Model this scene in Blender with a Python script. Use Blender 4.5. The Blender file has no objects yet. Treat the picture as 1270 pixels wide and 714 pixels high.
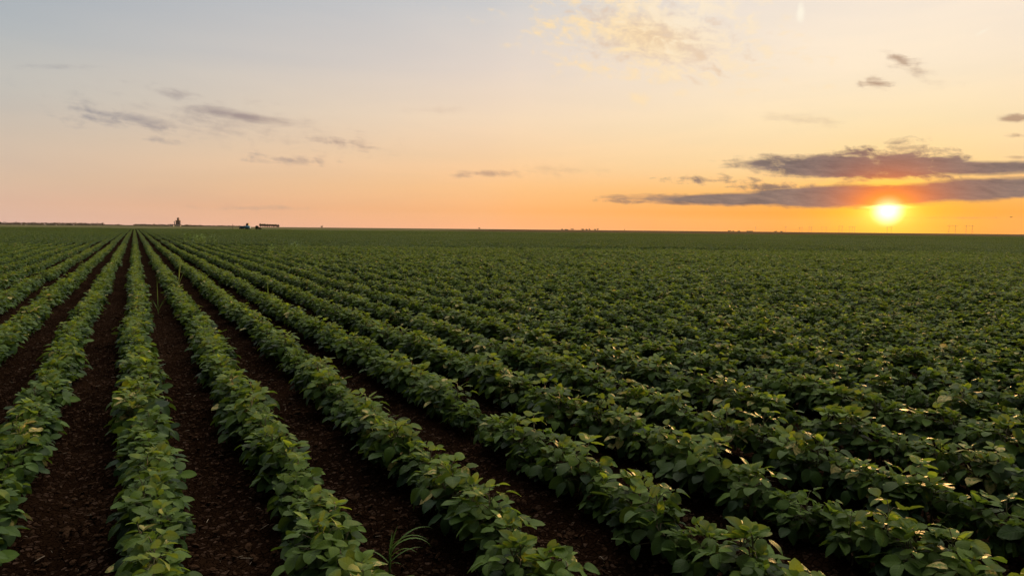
import bpy, math, random
import numpy as np
from mathutils import Matrix, Vector

random.seed(7)
RNG = np.random.default_rng(11)
PI = math.pi
scene = bpy.context.scene
COL = scene.collection

# ------------------------------------------------------------------ camera
F = 24.0 / 36.0 * 1270.0            # focal length in photo pixels
CAM_Z = 1.47
YAW = math.radians(28.9)            # camera looks this far to the right of the row direction (+Y)
PITCH = math.radians(4.92)
ROLL = math.radians(0.55)
Rv = np.array([math.cos(YAW), -math.sin(YAW), 0.0])
Fv = np.array([math.sin(YAW) * math.cos(PITCH), math.cos(YAW) * math.cos(PITCH), -math.sin(PITCH)])
Uv = np.cross(Rv, Fv)
Xc = Rv * math.cos(ROLL) + Uv * math.sin(ROLL)
Yc = -Rv * math.sin(ROLL) + Uv * math.cos(ROLL)
FH = np.array([math.sin(YAW), math.cos(YAW), 0.0])     # level forward
CAM = np.array([0.0, 0.0, CAM_Z])


def ray(px, py):
    d = Fv + Xc * ((px - 635.0) / F) + Yc * ((357.0 - py) / F)
    return d / np.linalg.norm(d)


def ground(px, py, z=0.0):
    d = ray(px, py)
    return CAM + d * ((z - CAM_Z) / d[2])


def far(px, depth):
    """point on the ground at the azimuth of photo column px, DEPTH metres ahead of the camera"""
    d = ray(px, 284.0)
    p = CAM + d * (depth / float(d @ FH))
    return np.array([p[0], p[1], 0.0])


def project(p):
    v = np.asarray(p, float) - CAM
    z = v @ Fv
    return 635 + F * (v @ Xc) / z, 357 - F * (v @ Yc) / z, z


def azel(px, py):
    d = ray(px, py)
    return math.degrees(math.atan2(d[0], d[1])), math.degrees(math.asin(d[2]))


cd = bpy.data.cameras.new('camera')
cam = bpy.data.objects.new('camera', cd)
COL.objects.link(cam)
m = Matrix.Identity(4)
for i in range(3):
    m[i][0], m[i][1], m[i][2], m[i][3] = Xc[i], Yc[i], -Fv[i], CAM[i]
cam.matrix_world = m
cd.sensor_width = 36.0
cd.lens = 24.0
cd.clip_start = 0.05
cd.clip_end = 60000
scene.camera = cam

scene.view_settings.view_transform = 'Standard'
scene.view_settings.look = 'None'
scene.view_settings.gamma = 1.0
scene.view_settings.exposure = 0.0
scene.view_settings.use_curve_mapping = False
scene.cycles.max_bounces = 6
scene.cycles.transparent_max_bounces = 4
scene.cycles.use_denoising = True

SUN_AZ, SUN_EL = azel(1101, 261.5)


def lin(c):
    out = []
    for v in c:
        v = v / 255.0
        out.append(v / 12.92 if v <= 0.04045 else ((v + 0.055) / 1.055) ** 2.4)
    return out


# ------------------------------------------------------------------ node helper
class NT:
    def __init__(self, tree):
        self.t = tree
        self.n = tree.nodes
        self.l = tree.links

    def new(self, typ, **kw):
        nd = self.n.new(typ)
        for k, v in kw.items():
            setattr(nd, k, v)
        return nd

    def put(self, sock, v):
        if isinstance(v, bpy.types.NodeSocket):
            self.l.new(v, sock)
        elif v is not None:
            if hasattr(sock.default_value, '__len__'):
                v = list(v) if hasattr(v, '__len__') else [v] * len(sock.default_value)
                if len(v) == 3 and len(sock.default_value) == 4:
                    v = v + [1.0]
            sock.default_value = v

    def math(self, op, a, b=None, c=None, clamp=False):
        nd = self.new('ShaderNodeMath', operation=op, use_clamp=clamp)
        for s, v in zip(nd.inputs, (a, b, c)):
            if v is not None:
                self.put(s, v)
        return nd.outputs[0]

    def vmath(self, op, a, b=None, scale=None):
        nd = self.new('ShaderNodeVectorMath', operation=op)
        self.put(nd.inputs[0], a)
        if b is not None:
            self.put(nd.inputs[1], b)
        if scale is not None:
            self.put(nd.inputs['Scale'], scale)
        return nd.outputs['Value'] if op in ('DOT_PRODUCT', 'LENGTH') else nd.outputs[0]

    def mix(self, fac, a, b, blend='MIX'):
        nd = self.new('ShaderNodeMix', data_type='RGBA', blend_type=blend)
        self.put(nd.inputs[0], fac)
        self.put(nd.inputs[6], a)
        self.put(nd.inputs[7], b)
        return nd.outputs[2]

    def maprange(self, v, a, b, c=0.0, d=1.0, smooth=False):
        nd = self.new('ShaderNodeMapRange', interpolation_type='SMOOTHSTEP' if smooth else 'LINEAR')
        self.put(nd.inputs[0], v)
        for i, x in enumerate((a, b, c, d)):
            self.put(nd.inputs[i + 1], x)
        return nd.outputs[0]

    def noise(self, vec, scale=1.0, detail=4.0, rough=0.55, dist=0.0):
        nd = self.new('ShaderNodeTexNoise')
        if vec is not None:
            self.put(nd.inputs['Vector'], vec)
        self.put(nd.inputs['Scale'], scale)
        self.put(nd.inputs['Detail'], detail)
        self.put(nd.inputs['Roughness'], rough)
        self.put(nd.inputs['Distortion'], dist)
        return nd.outputs[0]

    def ramp(self, fac, stops):
        nd = self.new('ShaderNodeValToRGB')
        self.put(nd.inputs[0], fac)
        e = nd.color_ramp.elements
        while len(e) > 1:
            e.remove(e[-1])
        e[0].position = stops[0][0]
        e[0].color = (*stops[0][1], 1)
        for p, c in stops[1:]:
            x = e.new(p)
            x.color = (*c, 1)
        return nd.outputs[0]

    def combine(self, x, y, z):
        nd = self.new('ShaderNodeCombineXYZ')
        for s, v in zip(nd.inputs, (x, y, z)):
            self.put(s, v)
        return nd.outputs[0]


# ------------------------------------------------------------------ sky
def make_world():
    w = bpy.data.worlds.new('World')
    scene.world = w
    w.use_nodes = True
    w.node_tree.nodes.clear()
    T = NT(w.node_tree)
    D = T.new('ShaderNodeTexCoord').outputs['Generated']
    sep = T.new('ShaderNodeSeparateXYZ')
    T.put(sep.inputs[0], D)
    sa, ca = math.sin(math.radians(SUN_AZ)), math.cos(math.radians(SUN_AZ))
    fwd = T.vmath('DOT_PRODUCT', D, (sa, ca, 0))
    rgt = T.vmath('DOT_PRODUCT', D, (ca, -sa, 0))
    u = T.math('MULTIPLY', T.math('ARCTAN2', rgt, fwd), 180 / PI)
    v = T.math('MULTIPLY', T.math('ARCSINE', sep.outputs[2]), 180 / PI)
    au = T.math('ABSOLUTE', u)
    fac = T.math('SQRT', T.math('DIVIDE', T.math('MAXIMUM', v, 0.0), 90.0))

    def sky_ramp(stops):
        return T.ramp(fac, [(math.sqrt(e / 90.0), lin(c)) for e, c in stops])

    up = [(26, (244, 232, 217)), (45, (243, 230, 214)), (90, (196, 190, 185))]
    up2 = [(26, (182, 188, 193)), (45, (184, 186, 188)), (90, (196, 190, 185))]
    sunside = sky_ramp([(0, (255, 146, 18)), (1.5, (255, 158, 34)), (3, (254, 186, 92)), (5, (254, 217, 156)), (8, (253, 228, 182)),
                        (12, (252, 233, 205)), (18, (246, 232, 217))] + up)
    midside = sky_ramp([(0, (252, 176, 128)), (1.5, (253, 180, 114)), (3.5, (252, 196, 136)), (6, (251, 210, 164)), (9, (247, 219, 187)),
                        (13, (232, 216, 202)), (18, (206, 205, 205))] + up)
    awayside = sky_ramp([(0, (221, 182, 166)), (1.5, (220, 182, 158)), (3, (216, 187, 162)), (6, (205, 189, 172)), (9, (194, 190, 182)),
                         (13, (177, 183, 186)), (18, (160, 172, 184))] + up2)
    backside = sky_ramp([(0, (54, 48, 50)), (10, (50, 49, 54)), (26, (62, 62, 68)), (50, (128, 128, 131)), (90, (196, 190, 185))])
    c = T.mix(T.maprange(au, 3, 31), sunside, midside)
    c = T.mix(T.maprange(au, 28, 66), c, awayside)
    c = T.mix(T.maprange(au, 66, 130), c, backside)
    # faint uneven high veil
    veil = T.noise(T.combine(T.math('MULTIPLY', u, 0.05), T.math('MULTIPLY', v, 0.33), 3.1), 1.0, 5, 0.55, 0.4)
    c = T.mix(1.0, c, T.ramp(veil, [(0.25, (0.955, 0.965, 0.985)), (0.75, (1.045, 1.03, 1.01))]), 'MULTIPLY')

    # clouds
    uv1 = T.combine(T.math('MULTIPLY', u, 0.22), T.math('MULTIPLY', v, 1.15), 0.0)
    n1 = T.noise(uv1, 1.0, 7, 0.58, 0.25)
    n3 = T.noise(T.combine(T.math('MULTIPLY', u, 0.55), T.math('ADD', T.math('MULTIPLY', v, 3.2), T.math('MULTIPLY', u, 0.35)), 11.0), 1.0, 8, 0.68, 0.5)
    n2 = T.noise(T.combine(T.math('ADD', T.math('MULTIPLY', u, 0.30), T.math('MULTIPLY', v, 0.35)), T.math('MULTIPLY', v, 0.75), 7.0), 1.0, 8, 0.62, 0.9)
    n1c = T.math('SUBTRACT', n1, 0.5)
    n2c = T.math('SUBTRACT', n2, 0.5)
    n3c = T.math('SUBTRACT', n3, 0.5)
    n4 = T.noise(T.combine(T.math('MULTIPLY', u, 0.62), T.math('ADD', T.math('MULTIPLY', v, 0.95), T.math('MULTIPLY', u, 0.12)), 21.0), 1.0, 9, 0.62, 0.35)
    nh = T.math('ADD', T.math('MULTIPLY', n2c, 0.6), T.math('MULTIPLY', T.math('SUBTRACT', n4, 0.5), 0.9))
    n4c = T.math('SUBTRACT', n4, 0.5)
    nb = T.math('ADD', T.math('MULTIPLY', n1c, 0.9), T.math('MULTIPLY', n4c, 1.0))
    nl = T.math('ADD', T.math('MULTIPLY', n1c, 1.0), T.math('MULTIPLY', n4c, 0.35))
    nw = T.math('ADD', T.math('MULTIPLY', n1c, 0.45), T.math('ADD', T.math('MULTIPLY', n3c, 0.45), T.math('MULTIPLY', n4c, 0.75)))
    dsun = T.math('SQRT', T.math('ADD', T.math('POWER', T.math('MULTIPLY', u, 0.80), 2.0),
                                 T.math('POWER', T.math('SUBTRACT', v, SUN_EL), 2.0)))

    def cloud(px, py, hw, hh, tilt, amp, soft, op, nz):
        az0, el0 = azel(px, py)
        az1, el1 = azel(px + hw, py + tilt * hw)
        a = abs(az1 - az0)
        slope = (el1 - el0) / (az1 - az0)
        b = abs(azel(px, py - hh)[1] - el0)
        du = T.math('SUBTRACT', u, az0 - SUN_AZ)
        dv = T.math('SUBTRACT', T.math('SUBTRACT', v, el0), T.math('MULTIPLY', du, slope))
        r = T.math('SQRT', T.math('ADD', T.math('POWER', T.math('DIVIDE', du, a), 2.0), T.math('POWER', T.math('DIVIDE', dv, b), 2.0)))
        dens = T.math('ADD', T.math('SUBTRACT', 1.0, r), T.math('MULTIPLY', nz, amp))
        return T.maprange(dens, 0.0, soft, 0.0, op, smooth=True)

    def over(c, masks, col):
        mk = masks[0]
        for x in masks[1:]:
            mk = T.math('MAXIMUM', mk, x)
        return T.mix(mk, c, col)

    # high warm veil cloud, upper right of centre, and the contrail
    c = over(c, [cloud(800, 40, 180, 74, 0.10, 4.4, 1.4, 0.9, nh)], lin((255, 224, 172)))
    c = over(c, [cloud(860, 18, 110, 76, 0.1, 4.2, 1.4, 0.85, nh)], lin((250, 234, 210)))
    c = over(c, [cloud(812, 50, 100, 40, 0.15, 4.4, 1.2, 0.55, T.math('MULTIPLY', nh, -1.0))], lin((226, 190, 150)))
    c = over(c, [cloud(993, 14, 7, 20, 0.0, 1.3, 0.9, 0.85, n2c), cloud(1218, 40, 12, 3, -0.5, 0.6, 0.8, 0.35, n2c)], lin((255, 246, 226)))
    # left grey wisps
    wl = [cloud(305, 145, 92, 10, 0.15, 1.6, 1.0, 0.95, nl), cloud(165, 147, 70, 10, 0.16, 2.2, 1.2, 0.7, nl), cloud(155, 148, 95, 20, 0.12, 4.2, 1.7, 0.85, nw), cloud(270, 152, 190, 30, 0.12, 4.4, 2.4, 0.6, nw),
          cloud(212, 116, 56, 10, 0.18, 4.0, 1.6, 0.6, nw), cloud(192, 174, 46, 6, 0.10, 3.6, 1.5, 0.6, nw), cloud(360, 199, 66, 8, 0.03, 3.8, 1.4, 0.8, nw),
          cloud(425, 177, 66, 10, 0.14, 4.2, 1.7, 0.75, nw), cloud(612, 215, 66, 7, -0.02, 3.6, 1.3, 0.75, nw), cloud(575, 218, 40, 5, 0.0, 3.6, 1.6, 0.6, nw),
          cloud(85, 83, 80, 6, 0.0, 3.8, 1.8, 0.55, nw), cloud(545, 137, 50, 6, 0.0, 3.6, 1.8, 0.35, nw), cloud(300, 258, 90, 5, 0.0, 3.6, 2.0, 0.4, nw), cloud(700, 212, 90, 8, 0.0, 4.0, 2.2, 0.5, nw)]
    c = over(c, wl, T.mix(T.maprange(u, -66, -30), lin((140, 143, 152)), lin((186, 150, 128))))
    # small dark puffs upper right
    c = over(c, [cloud(1085, 104, 27, 10, 0.0, 3.2, 1.2, 0.85, nw), cloud(1115, 74, 27, 9, 0.45, 3.2, 1.3, 0.8, nw), cloud(1140, 90, 38, 16, 0.3, 4.4, 1.8, 0.6, nw), cloud(1258, 147, 24, 7, 0.0, 2.0, 0.8, 0.85, nb),
                 cloud(1262, 168, 22, 7, 0.0, 2.0, 0.8, 0.8, nb), cloud(1262, 195, 24, 4, 0.0, 2.2, 0.8, 0.6, n1c), cloud(985, 148, 70, 9, 0.1, 3.8, 2.0, 0.35, nw)],
             lin((172, 140, 118)))
    # the cloud bank above the sun
    low = [cloud(925, 247, 215, 10, -0.01, 1.1, 0.5, 0.97, nl), cloud(1045, 244, 205, 17, -0.02, 0.9, 0.42, 0.97, nl), cloud(1195, 236, 175, 17, -0.05, 0.9, 0.42, 0.97, nl)]
    bank = low + [cloud(1040, 207, 165, 21, 0.0, 1.3, 0.5, 0.97, T.math('ADD', T.math('MULTIPLY', n1c, 1.0), T.math('MULTIPLY', n4c, 0.65))), cloud(1125, 204, 95, 24, 0.05, 1.7, 0.55, 0.96, nb), cloud(1215, 209, 135, 11, -0.02, 0.9, 0.5, 0.96, nl),
                  cloud(890, 224, 75, 7, 0.0, 3.4, 1.1, 0.85, nb), cloud(960, 232, 85, 7, 0.0, 3.2, 1.1, 0.85, nb), cloud(1195, 270, 110, 3, 0.0, 2.0, 1.2, 0.35, nb),
                  cloud(800, 250, 90, 4, 0.0, 2.4, 1.0, 0.7, nb), cloud(1150, 188, 55, 11, 0.1, 3.6, 1.3, 0.8, nb)]
    lowmask = T.math('MAXIMUM', T.math('MAXIMUM', low[0], low[1]), low[2])
    bshade = T.mix(T.maprange(T.math('ADD', T.math('MULTIPLY', n2, 0.5), T.math('MULTIPLY', n3, 0.5)), 0.38, 0.64), lin((92, 86, 92)), lin((136, 119, 114)))
    bglow = T.math('EXPONENT', T.math('MULTIPLY', T.math('POWER', dsun, 1.5), -0.36))
    bcol = T.mix(T.math('MULTIPLY', bglow, 1.35, clamp=True), bshade, lin((255, 100, 4)))
    bcol = T.mix(T.math('EXPONENT', T.math('MULTIPLY', dsun, -1.0)), bcol, lin((255, 176, 20)))
    # yellow air round the sun, below and behind the bank
    ygl = T.math('EXPONENT', T.math('MULTIPLY', T.math('POWER', dsun, 1.6), -0.20))
    c = T.mix(T.math('MULTIPLY', ygl, 0.95), c, lin((255, 214, 16)))
    c = over(c, bank, bcol)
    # the sun itself, burning through the lower edge of the bank
    d2 = T.math('SQRT', T.math('ADD', T.math('POWER', u, 2.0), T.math('POWER', T.math('SUBTRACT', v, SUN_EL), 2.0)))
    inner = T.math('EXPONENT', T.math('MULTIPLY', T.math('POWER', T.math('SQRT', T.math('ADD', T.math('POWER', T.math('MULTIPLY', u, 0.62), 2.0), T.math('POWER', T.math('SUBTRACT', v, SUN_EL), 2.0))), 1.5), -1.9))
    veil_sun = T.math('SUBTRACT', 1.0, T.math('MULTIPLY', lowmask, 0.5))
    c = T.mix(1.0, c, T.vmath('SCALE', (1.2, 0.98, 0.26), scale=T.math('MULTIPLY', inner, veil_sun)), 'ADD')
    aura = T.math('EXPONENT', T.math('MULTIPLY', T.math('POWER', dsun, 1.1), -0.42))
    c = T.mix(1.0, c, T.vmath('SCALE', (0.30, 0.035, 0.0), scale=aura), 'ADD')
    disc = T.maprange(d2, 1.30, 0.0, 0, 1, smooth=True)
    c = T.mix(1.0, c, T.vmath('SCALE', (1.35, 1.25, 1.05), scale=T.math('MULTIPLY', disc, T.math('SUBTRACT', 1.0, T.math('MULTIPLY', lowmask, 0.62)))), 'ADD')
    # the lit slit along the lower edge of the bank
    slit = cloud(1100, 257, 46, 3.2, 0.0, 0.5, 1.0, 0.9, nb)
    c = T.mix(1.0, c, T.vmath('SCALE', (0.9, 0.75, 0.25), scale=slit), 'ADD')
    # added gain: unseen high sky raised sunward, cut behind, to light leaf tops
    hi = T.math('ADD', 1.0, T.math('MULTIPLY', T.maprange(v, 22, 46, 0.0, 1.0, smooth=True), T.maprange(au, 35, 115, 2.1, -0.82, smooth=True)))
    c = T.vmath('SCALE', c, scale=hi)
    ns = T.new('ShaderNodeTexSky', sky_type='NISHITA')
    ns.sun_disc = False
    ns.sun_elevation = math.radians(SUN_EL)
    ns.sun_rotation = math.radians(SUN_AZ)
    ns.dust_density = 2.0
    nis = T.vmath('SCALE', ns.outputs[0], scale=T.maprange(v, 19, 45, 0.0, 0.05, smooth=True))
    c = T.mix(1.0, c, nis, 'ADD')
    bg = T.new('ShaderNodeBackground')
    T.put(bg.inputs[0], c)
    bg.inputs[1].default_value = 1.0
    out = T.new('ShaderNodeOutputWorld')
    T.l.new(bg.outputs[0], out.inputs[0])


make_world()
sl = bpy.data.lights.new('sun', 'SUN')
sl.energy = 4.4
sl.angle = math.radians(0.6)
sl.color = (1.0, 0.54, 0.19)
so = bpy.data.objects.new('sun', sl)
COL.objects.link(so)
se = math.radians(SUN_EL + 0.6)
sdir = Vector((math.sin(math.radians(SUN_AZ)) * math.cos(se), math.cos(math.radians(SUN_AZ)) * math.cos(se), math.sin(se)))
so.rotation_euler = sdir.to_track_quat('Z', 'Y').to_euler()


# ------------------------------------------------------------------ materials
def new_mat(name):
    mt = bpy.data.materials.new(name)
    mt.use_nodes = True
    mt.node_tree.nodes.clear()
    return mt, NT(mt.node_tree)


def principled(T, col, rough=0.6, spec=0.3, bump=None, strength=0.4, dist=0.01, metallic=0.0):
    p = T.new('ShaderNodeBsdfPrincipled')
    T.put(p.inputs['Base Color'], col)
    T.put(p.inputs['Roughness'], rough)
    T.put(p.inputs['Specular IOR Level'], spec)
    T.put(p.inputs['Metallic'], metallic)
    if bump is not None:
        b = T.new('ShaderNodeBump')
        b.inputs['Strength'].default_value = strength
        b.inputs['Distance'].default_value = dist
        T.put(b.inputs['Height'], bump)
        T.l.new(b.outputs[0], p.inputs['Normal'])
    return p


def output(T, sh):
    o = T.new('ShaderNodeOutputMaterial')
    T.l.new(sh, o.inputs[0])


def leaf_material(name, dark, mid, young, yellow, trans, patch=True):
    mt, T = new_mat(name)
    at = T.new('ShaderNodeAttribute', attribute_name='leaf')
    sp = T.new('ShaderNodeSeparateColor')
    T.l.new(at.outputs['Color'], sp.inputs[0])
    tint, age, lu, lv = sp.outputs[0], sp.outputs[1], sp.outputs[2], at.outputs['Alpha']
    oi = T.new('ShaderNodeObjectInfo')
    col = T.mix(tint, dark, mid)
    col = T.mix(age, col, young)
    col = T.mix(T.maprange(oi.outputs['Random'], 0, 1, 0.0, 0.35), col, T.mix(1.0, col, (0.72, 0.86, 0.95), 'MULTIPLY'))
    if patch:
        pn = T.math('ADD', T.math('MULTIPLY', T.noise(oi.outputs['Location'], 0.06, 3, 0.6), 0.5), T.math('MULTIPLY', T.noise(oi.outputs['Location'], 0.009, 2, 0.5), 0.5))
        col = T.mix(1.0, col, T.ramp(pn, [(0.38, (0.70, 0.80, 0.80)), (0.62, (1.42, 1.22, 0.80))]), 'MULTIPLY')
    # yellowing of a few leaflets, patchy between the veins
    ob = T.new('ShaderNodeTexCoord').outputs['Object']
    bl = T.noise(ob, 42.0, 3, 0.6)
    ym = T.math('MULTIPLY', T.maprange(tint, 0.965, 0.985), T.maprange(bl, 0.38, 0.55))
    col = T.mix(ym, col, yellow)
    col = T.mix(T.maprange(bl, 0.35, 0.75, 0.0, 0.35), col, T.mix(1.0, col, (1.5, 1.35, 1.1), 'MULTIPLY'))
    # midrib and side veins
    vv = T.math('ABSOLUTE', T.math('SUBTRACT', T.math('MULTIPLY', lv, 2.0), 1.0))
    ribs = T.math('SINE', T.math('MULTIPLY', T.math('SUBTRACT', lu, T.math('MULTIPLY', vv, 0.22)), 44.0))
    vein = T.math('MAXIMUM', T.maprange(vv, 0.03, 0.10, 1.0, 0.0), T.maprange(ribs, 0.86, 1.0, 0.0, 0.55))
    col = T.mix(T.math('MULTIPLY', vein, 0.30), col, T.mix(1.0, col, (1.9, 1.7, 1.6), 'MULTIPLY'))
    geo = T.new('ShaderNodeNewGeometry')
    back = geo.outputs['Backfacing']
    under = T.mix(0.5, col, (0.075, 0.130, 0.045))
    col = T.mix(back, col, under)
    bumph = T.math('ADD', T.math('MULTIPLY', vein, -0.6), T.math('MULTIPLY', ribs, 0.25))
    p = principled(T, col, T.maprange(bl, 0.3, 0.7, 0.46, 0.64), 0.18, bumph, 0.35, 0.003)
    p.inputs['Sheen Weight'].default_value = 0.0
    p.inputs['Sheen Roughness'].default_value = 0.4
    tr = T.new('ShaderNodeBsdfTranslucent')
    T.put(tr.inputs[0], T.mix(1.0, T.mix(ym, trans, yellow), T.mix(age, (0.8, 0.8, 0.8), (1.5, 1.4, 1.1)), 'MULTIPLY'))
    ms = T.new('ShaderNodeMixShader')
    T.put(ms.inputs[0], T.maprange(age, 0, 1, 0.20, 0.45))
    T.l.new(p.outputs[0], ms.inputs[1])
    T.l.new(tr.outputs[0], ms.inputs[2])
    output(T, ms.outputs[0])
    return mt


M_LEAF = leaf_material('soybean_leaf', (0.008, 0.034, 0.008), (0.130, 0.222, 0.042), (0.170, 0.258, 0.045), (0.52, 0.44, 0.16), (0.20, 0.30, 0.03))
M_GRASS = leaf_material('grass_leaf', (0.13, 0.24, 0.05), (0.21, 0.34, 0.08), (0.25, 0.40, 0.09), (0.35, 0.30, 0.12), (0.18, 0.28, 0.04), False)


def simple_mat(name, col, col2=None, scale=3.0, rough=0.7, spec=0.25, metallic=0.0, bump=0.0):
    mt, T = new_mat(name)
    ob = T.new('ShaderNodeTexCoord').outputs['Object']
    n = T.noise(ob, scale, 5, 0.6)
    c = T.mix(T.maprange(n, 0.3, 0.7), col, col2 or tuple(x * 0.7 for x in col))
    p = principled(T, c, rough, spec, n if bump else None, bump or 0.1, 0.02, metallic)
    output(T, p.outputs[0])
    return mt


M_STEM = simple_mat('soybean_stem', (0.10, 0.12, 0.045), (0.13, 0.085, 0.045), 30, 0.6)


def soil_material():
    mt, T = new_mat('dark_soil')
    geo = T.new('ShaderNodeNewGeometry')
    P = geo.outputs['Position']
    big = T.noise(P, 0.9, 5, 0.6)
    fine = T.noise(P, 38.0, 6, 0.65)
    vo = T.new('ShaderNodeTexVoronoi', feature='F1')
    T.put(vo.inputs['Vector'], T.vmath('ADD', P, T.vmath('SCALE', T.new('ShaderNodeTexNoise').outputs['Color'], scale=0.0)))
    T.put(vo.inputs['Scale'], 34.0)
    cellr = T.new('ShaderNodeSeparateColor')
    T.l.new(vo.outputs['Color'], cellr.inputs[0])
    ve = T.new('ShaderNodeTexVoronoi', feature='DISTANCE_TO_EDGE')
    T.put(ve.inputs['Vector'], P)
    T.put(ve.inputs['Scale'], 34.0)
    col = T.ramp(big, [(0.3, (0.0120, 0.0060, 0.0032)), (0.55, (0.022, 0.0114, 0.0060)), (0.75, (0.043, 0.0228, 0.0124))])
    flake = T.math('MULTIPLY', T.maprange(cellr.outputs[0], 0.62, 0.95), T.maprange(ve.outputs[0], 0.02, 0.16))
    flake = T.math('MULTIPLY', flake, T.maprange(fine, 0.40, 0.6))
    col = T.mix(T.math('MULTIPLY', flake, 0.75), col, (0.16, 0.10, 0.07))
    col = T.mix(T.maprange(fine, 0.3, 0.7, 0.0, 0.5), col, T.mix(1.0, col, (0.45, 0.42, 0.40), 'MULTIPLY'))
    h = T.math('ADD', T.math('MULTIPLY', T.maprange(ve.outputs[0], 0.0, 0.14), T.math('ADD', 0.3, cellr.outputs[1])), T.math('MULTIPLY', fine, 1.2))
    p = principled(T, col, 1.0, 0.0, h, 0.9, 0.02)
    output(T, p.outputs[0])
    return mt


M_SOIL = soil_material()
M_CLOD = simple_mat('soil_clod', (0.018, 0.0098, 0.0056), (0.092, 0.051, 0.029), 9, 1.0, 0.0, bump=0.3)
M_STRAW = simple_mat('dry_straw', (0.34, 0.27, 0.19), (0.20, 0.15, 0.10), 20, 0.8)


def stubble_material():
    mt, T = new_mat('stubble')
    P = T.new('ShaderNodeNewGeometry').outputs['Position']
    st = T.vmath('MULTIPLY', P, (0.0016, 0.009, 1.0))
    a = T.noise(st, 1.0, 4, 0.5)
    b = T.noise(P, 0.12, 5, 0.65)
    col = T.ramp(a, [(0.32, (0.075, 0.045, 0.018)), (0.5, (0.13, 0.088, 0.042)), (0.66, (0.185, 0.145, 0.075))])
    col = T.mix(T.maprange(b, 0.35, 0.7, 0.0, 0.5), col, T.mix(1.0, col, (0.62, 0.68, 0.6), 'MULTIPLY'))
    lat = T.vmath('DOT_PRODUCT', P, (float(Rv[0]), float(Rv[1]), 0.0))
    left = T.maprange(T.math('ADD', lat, T.math('MULTIPLY', a, 160.0)), 0.0, 60.0, 1.0, 0.0)
    col = T.mix(T.math('MULTIPLY', left, 0.85), col, T.mix(b, (0.13, 0.135, 0.06), (0.20, 0.19, 0.09)))
    output(T, principled(T, col, 1.0, 0.0).outputs[0])
    return mt


M_STUBBLE = stubble_material()
M_FAR_LEAF = simple_mat('distant_foliage', (0.075, 0.062, 0.036), (0.125, 0.092, 0.058), 0.25, 0.9, 0.1)
M_BUSH_LEAF = simple_mat('bush_foliage', (0.035, 0.060, 0.020), (0.060, 0.080, 0.030), 0.8, 0.9, 0.1)
M_BARK = simple_mat('bark', (0.09, 0.065, 0.045), None, 1.0, 0.9)
M_CONCRETE = simple_mat('weathered_concrete', (0.17, 0.125, 0.115), (0.13, 0.09, 0.085), 0.15, 0.9)
M_RUST = simple_mat('rusty_cladding', (0.20, 0.105, 0.06), (0.14, 0.075, 0.05), 0.3, 0.8)
M_PALE = simple_mat('pale_sheet', (0.50, 0.46, 0.43), (0.40, 0.36, 0.33), 0.3, 0.8)
M_DARKGLASS = simple_mat('dark_glass', (0.015, 0.015, 0.02), None, 1.0, 0.5, 0.2)
M_WINDOW = simple_mat('dull_pane', (0.03, 0.03, 0.035), None, 1.0, 0.3, 0.5)
M_BLUE = simple_mat('blue_paint', (0.06, 0.24, 0.36), (0.07, 0.25, 0.37), 1.5, 0.5, 0.4)
M_BLACK = simple_mat('black_rubber', (0.02, 0.02, 0.02), None, 4.0, 0.85)
M_STEEL = simple_mat('galvanised_steel', (0.30, 0.26, 0.22), None, 0.5, 0.5, 0.5, 0.5)
M_FEATHER = simple_mat('dark_feathers', (0.03, 0.027, 0.025), None, 8.0, 0.8)


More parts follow.
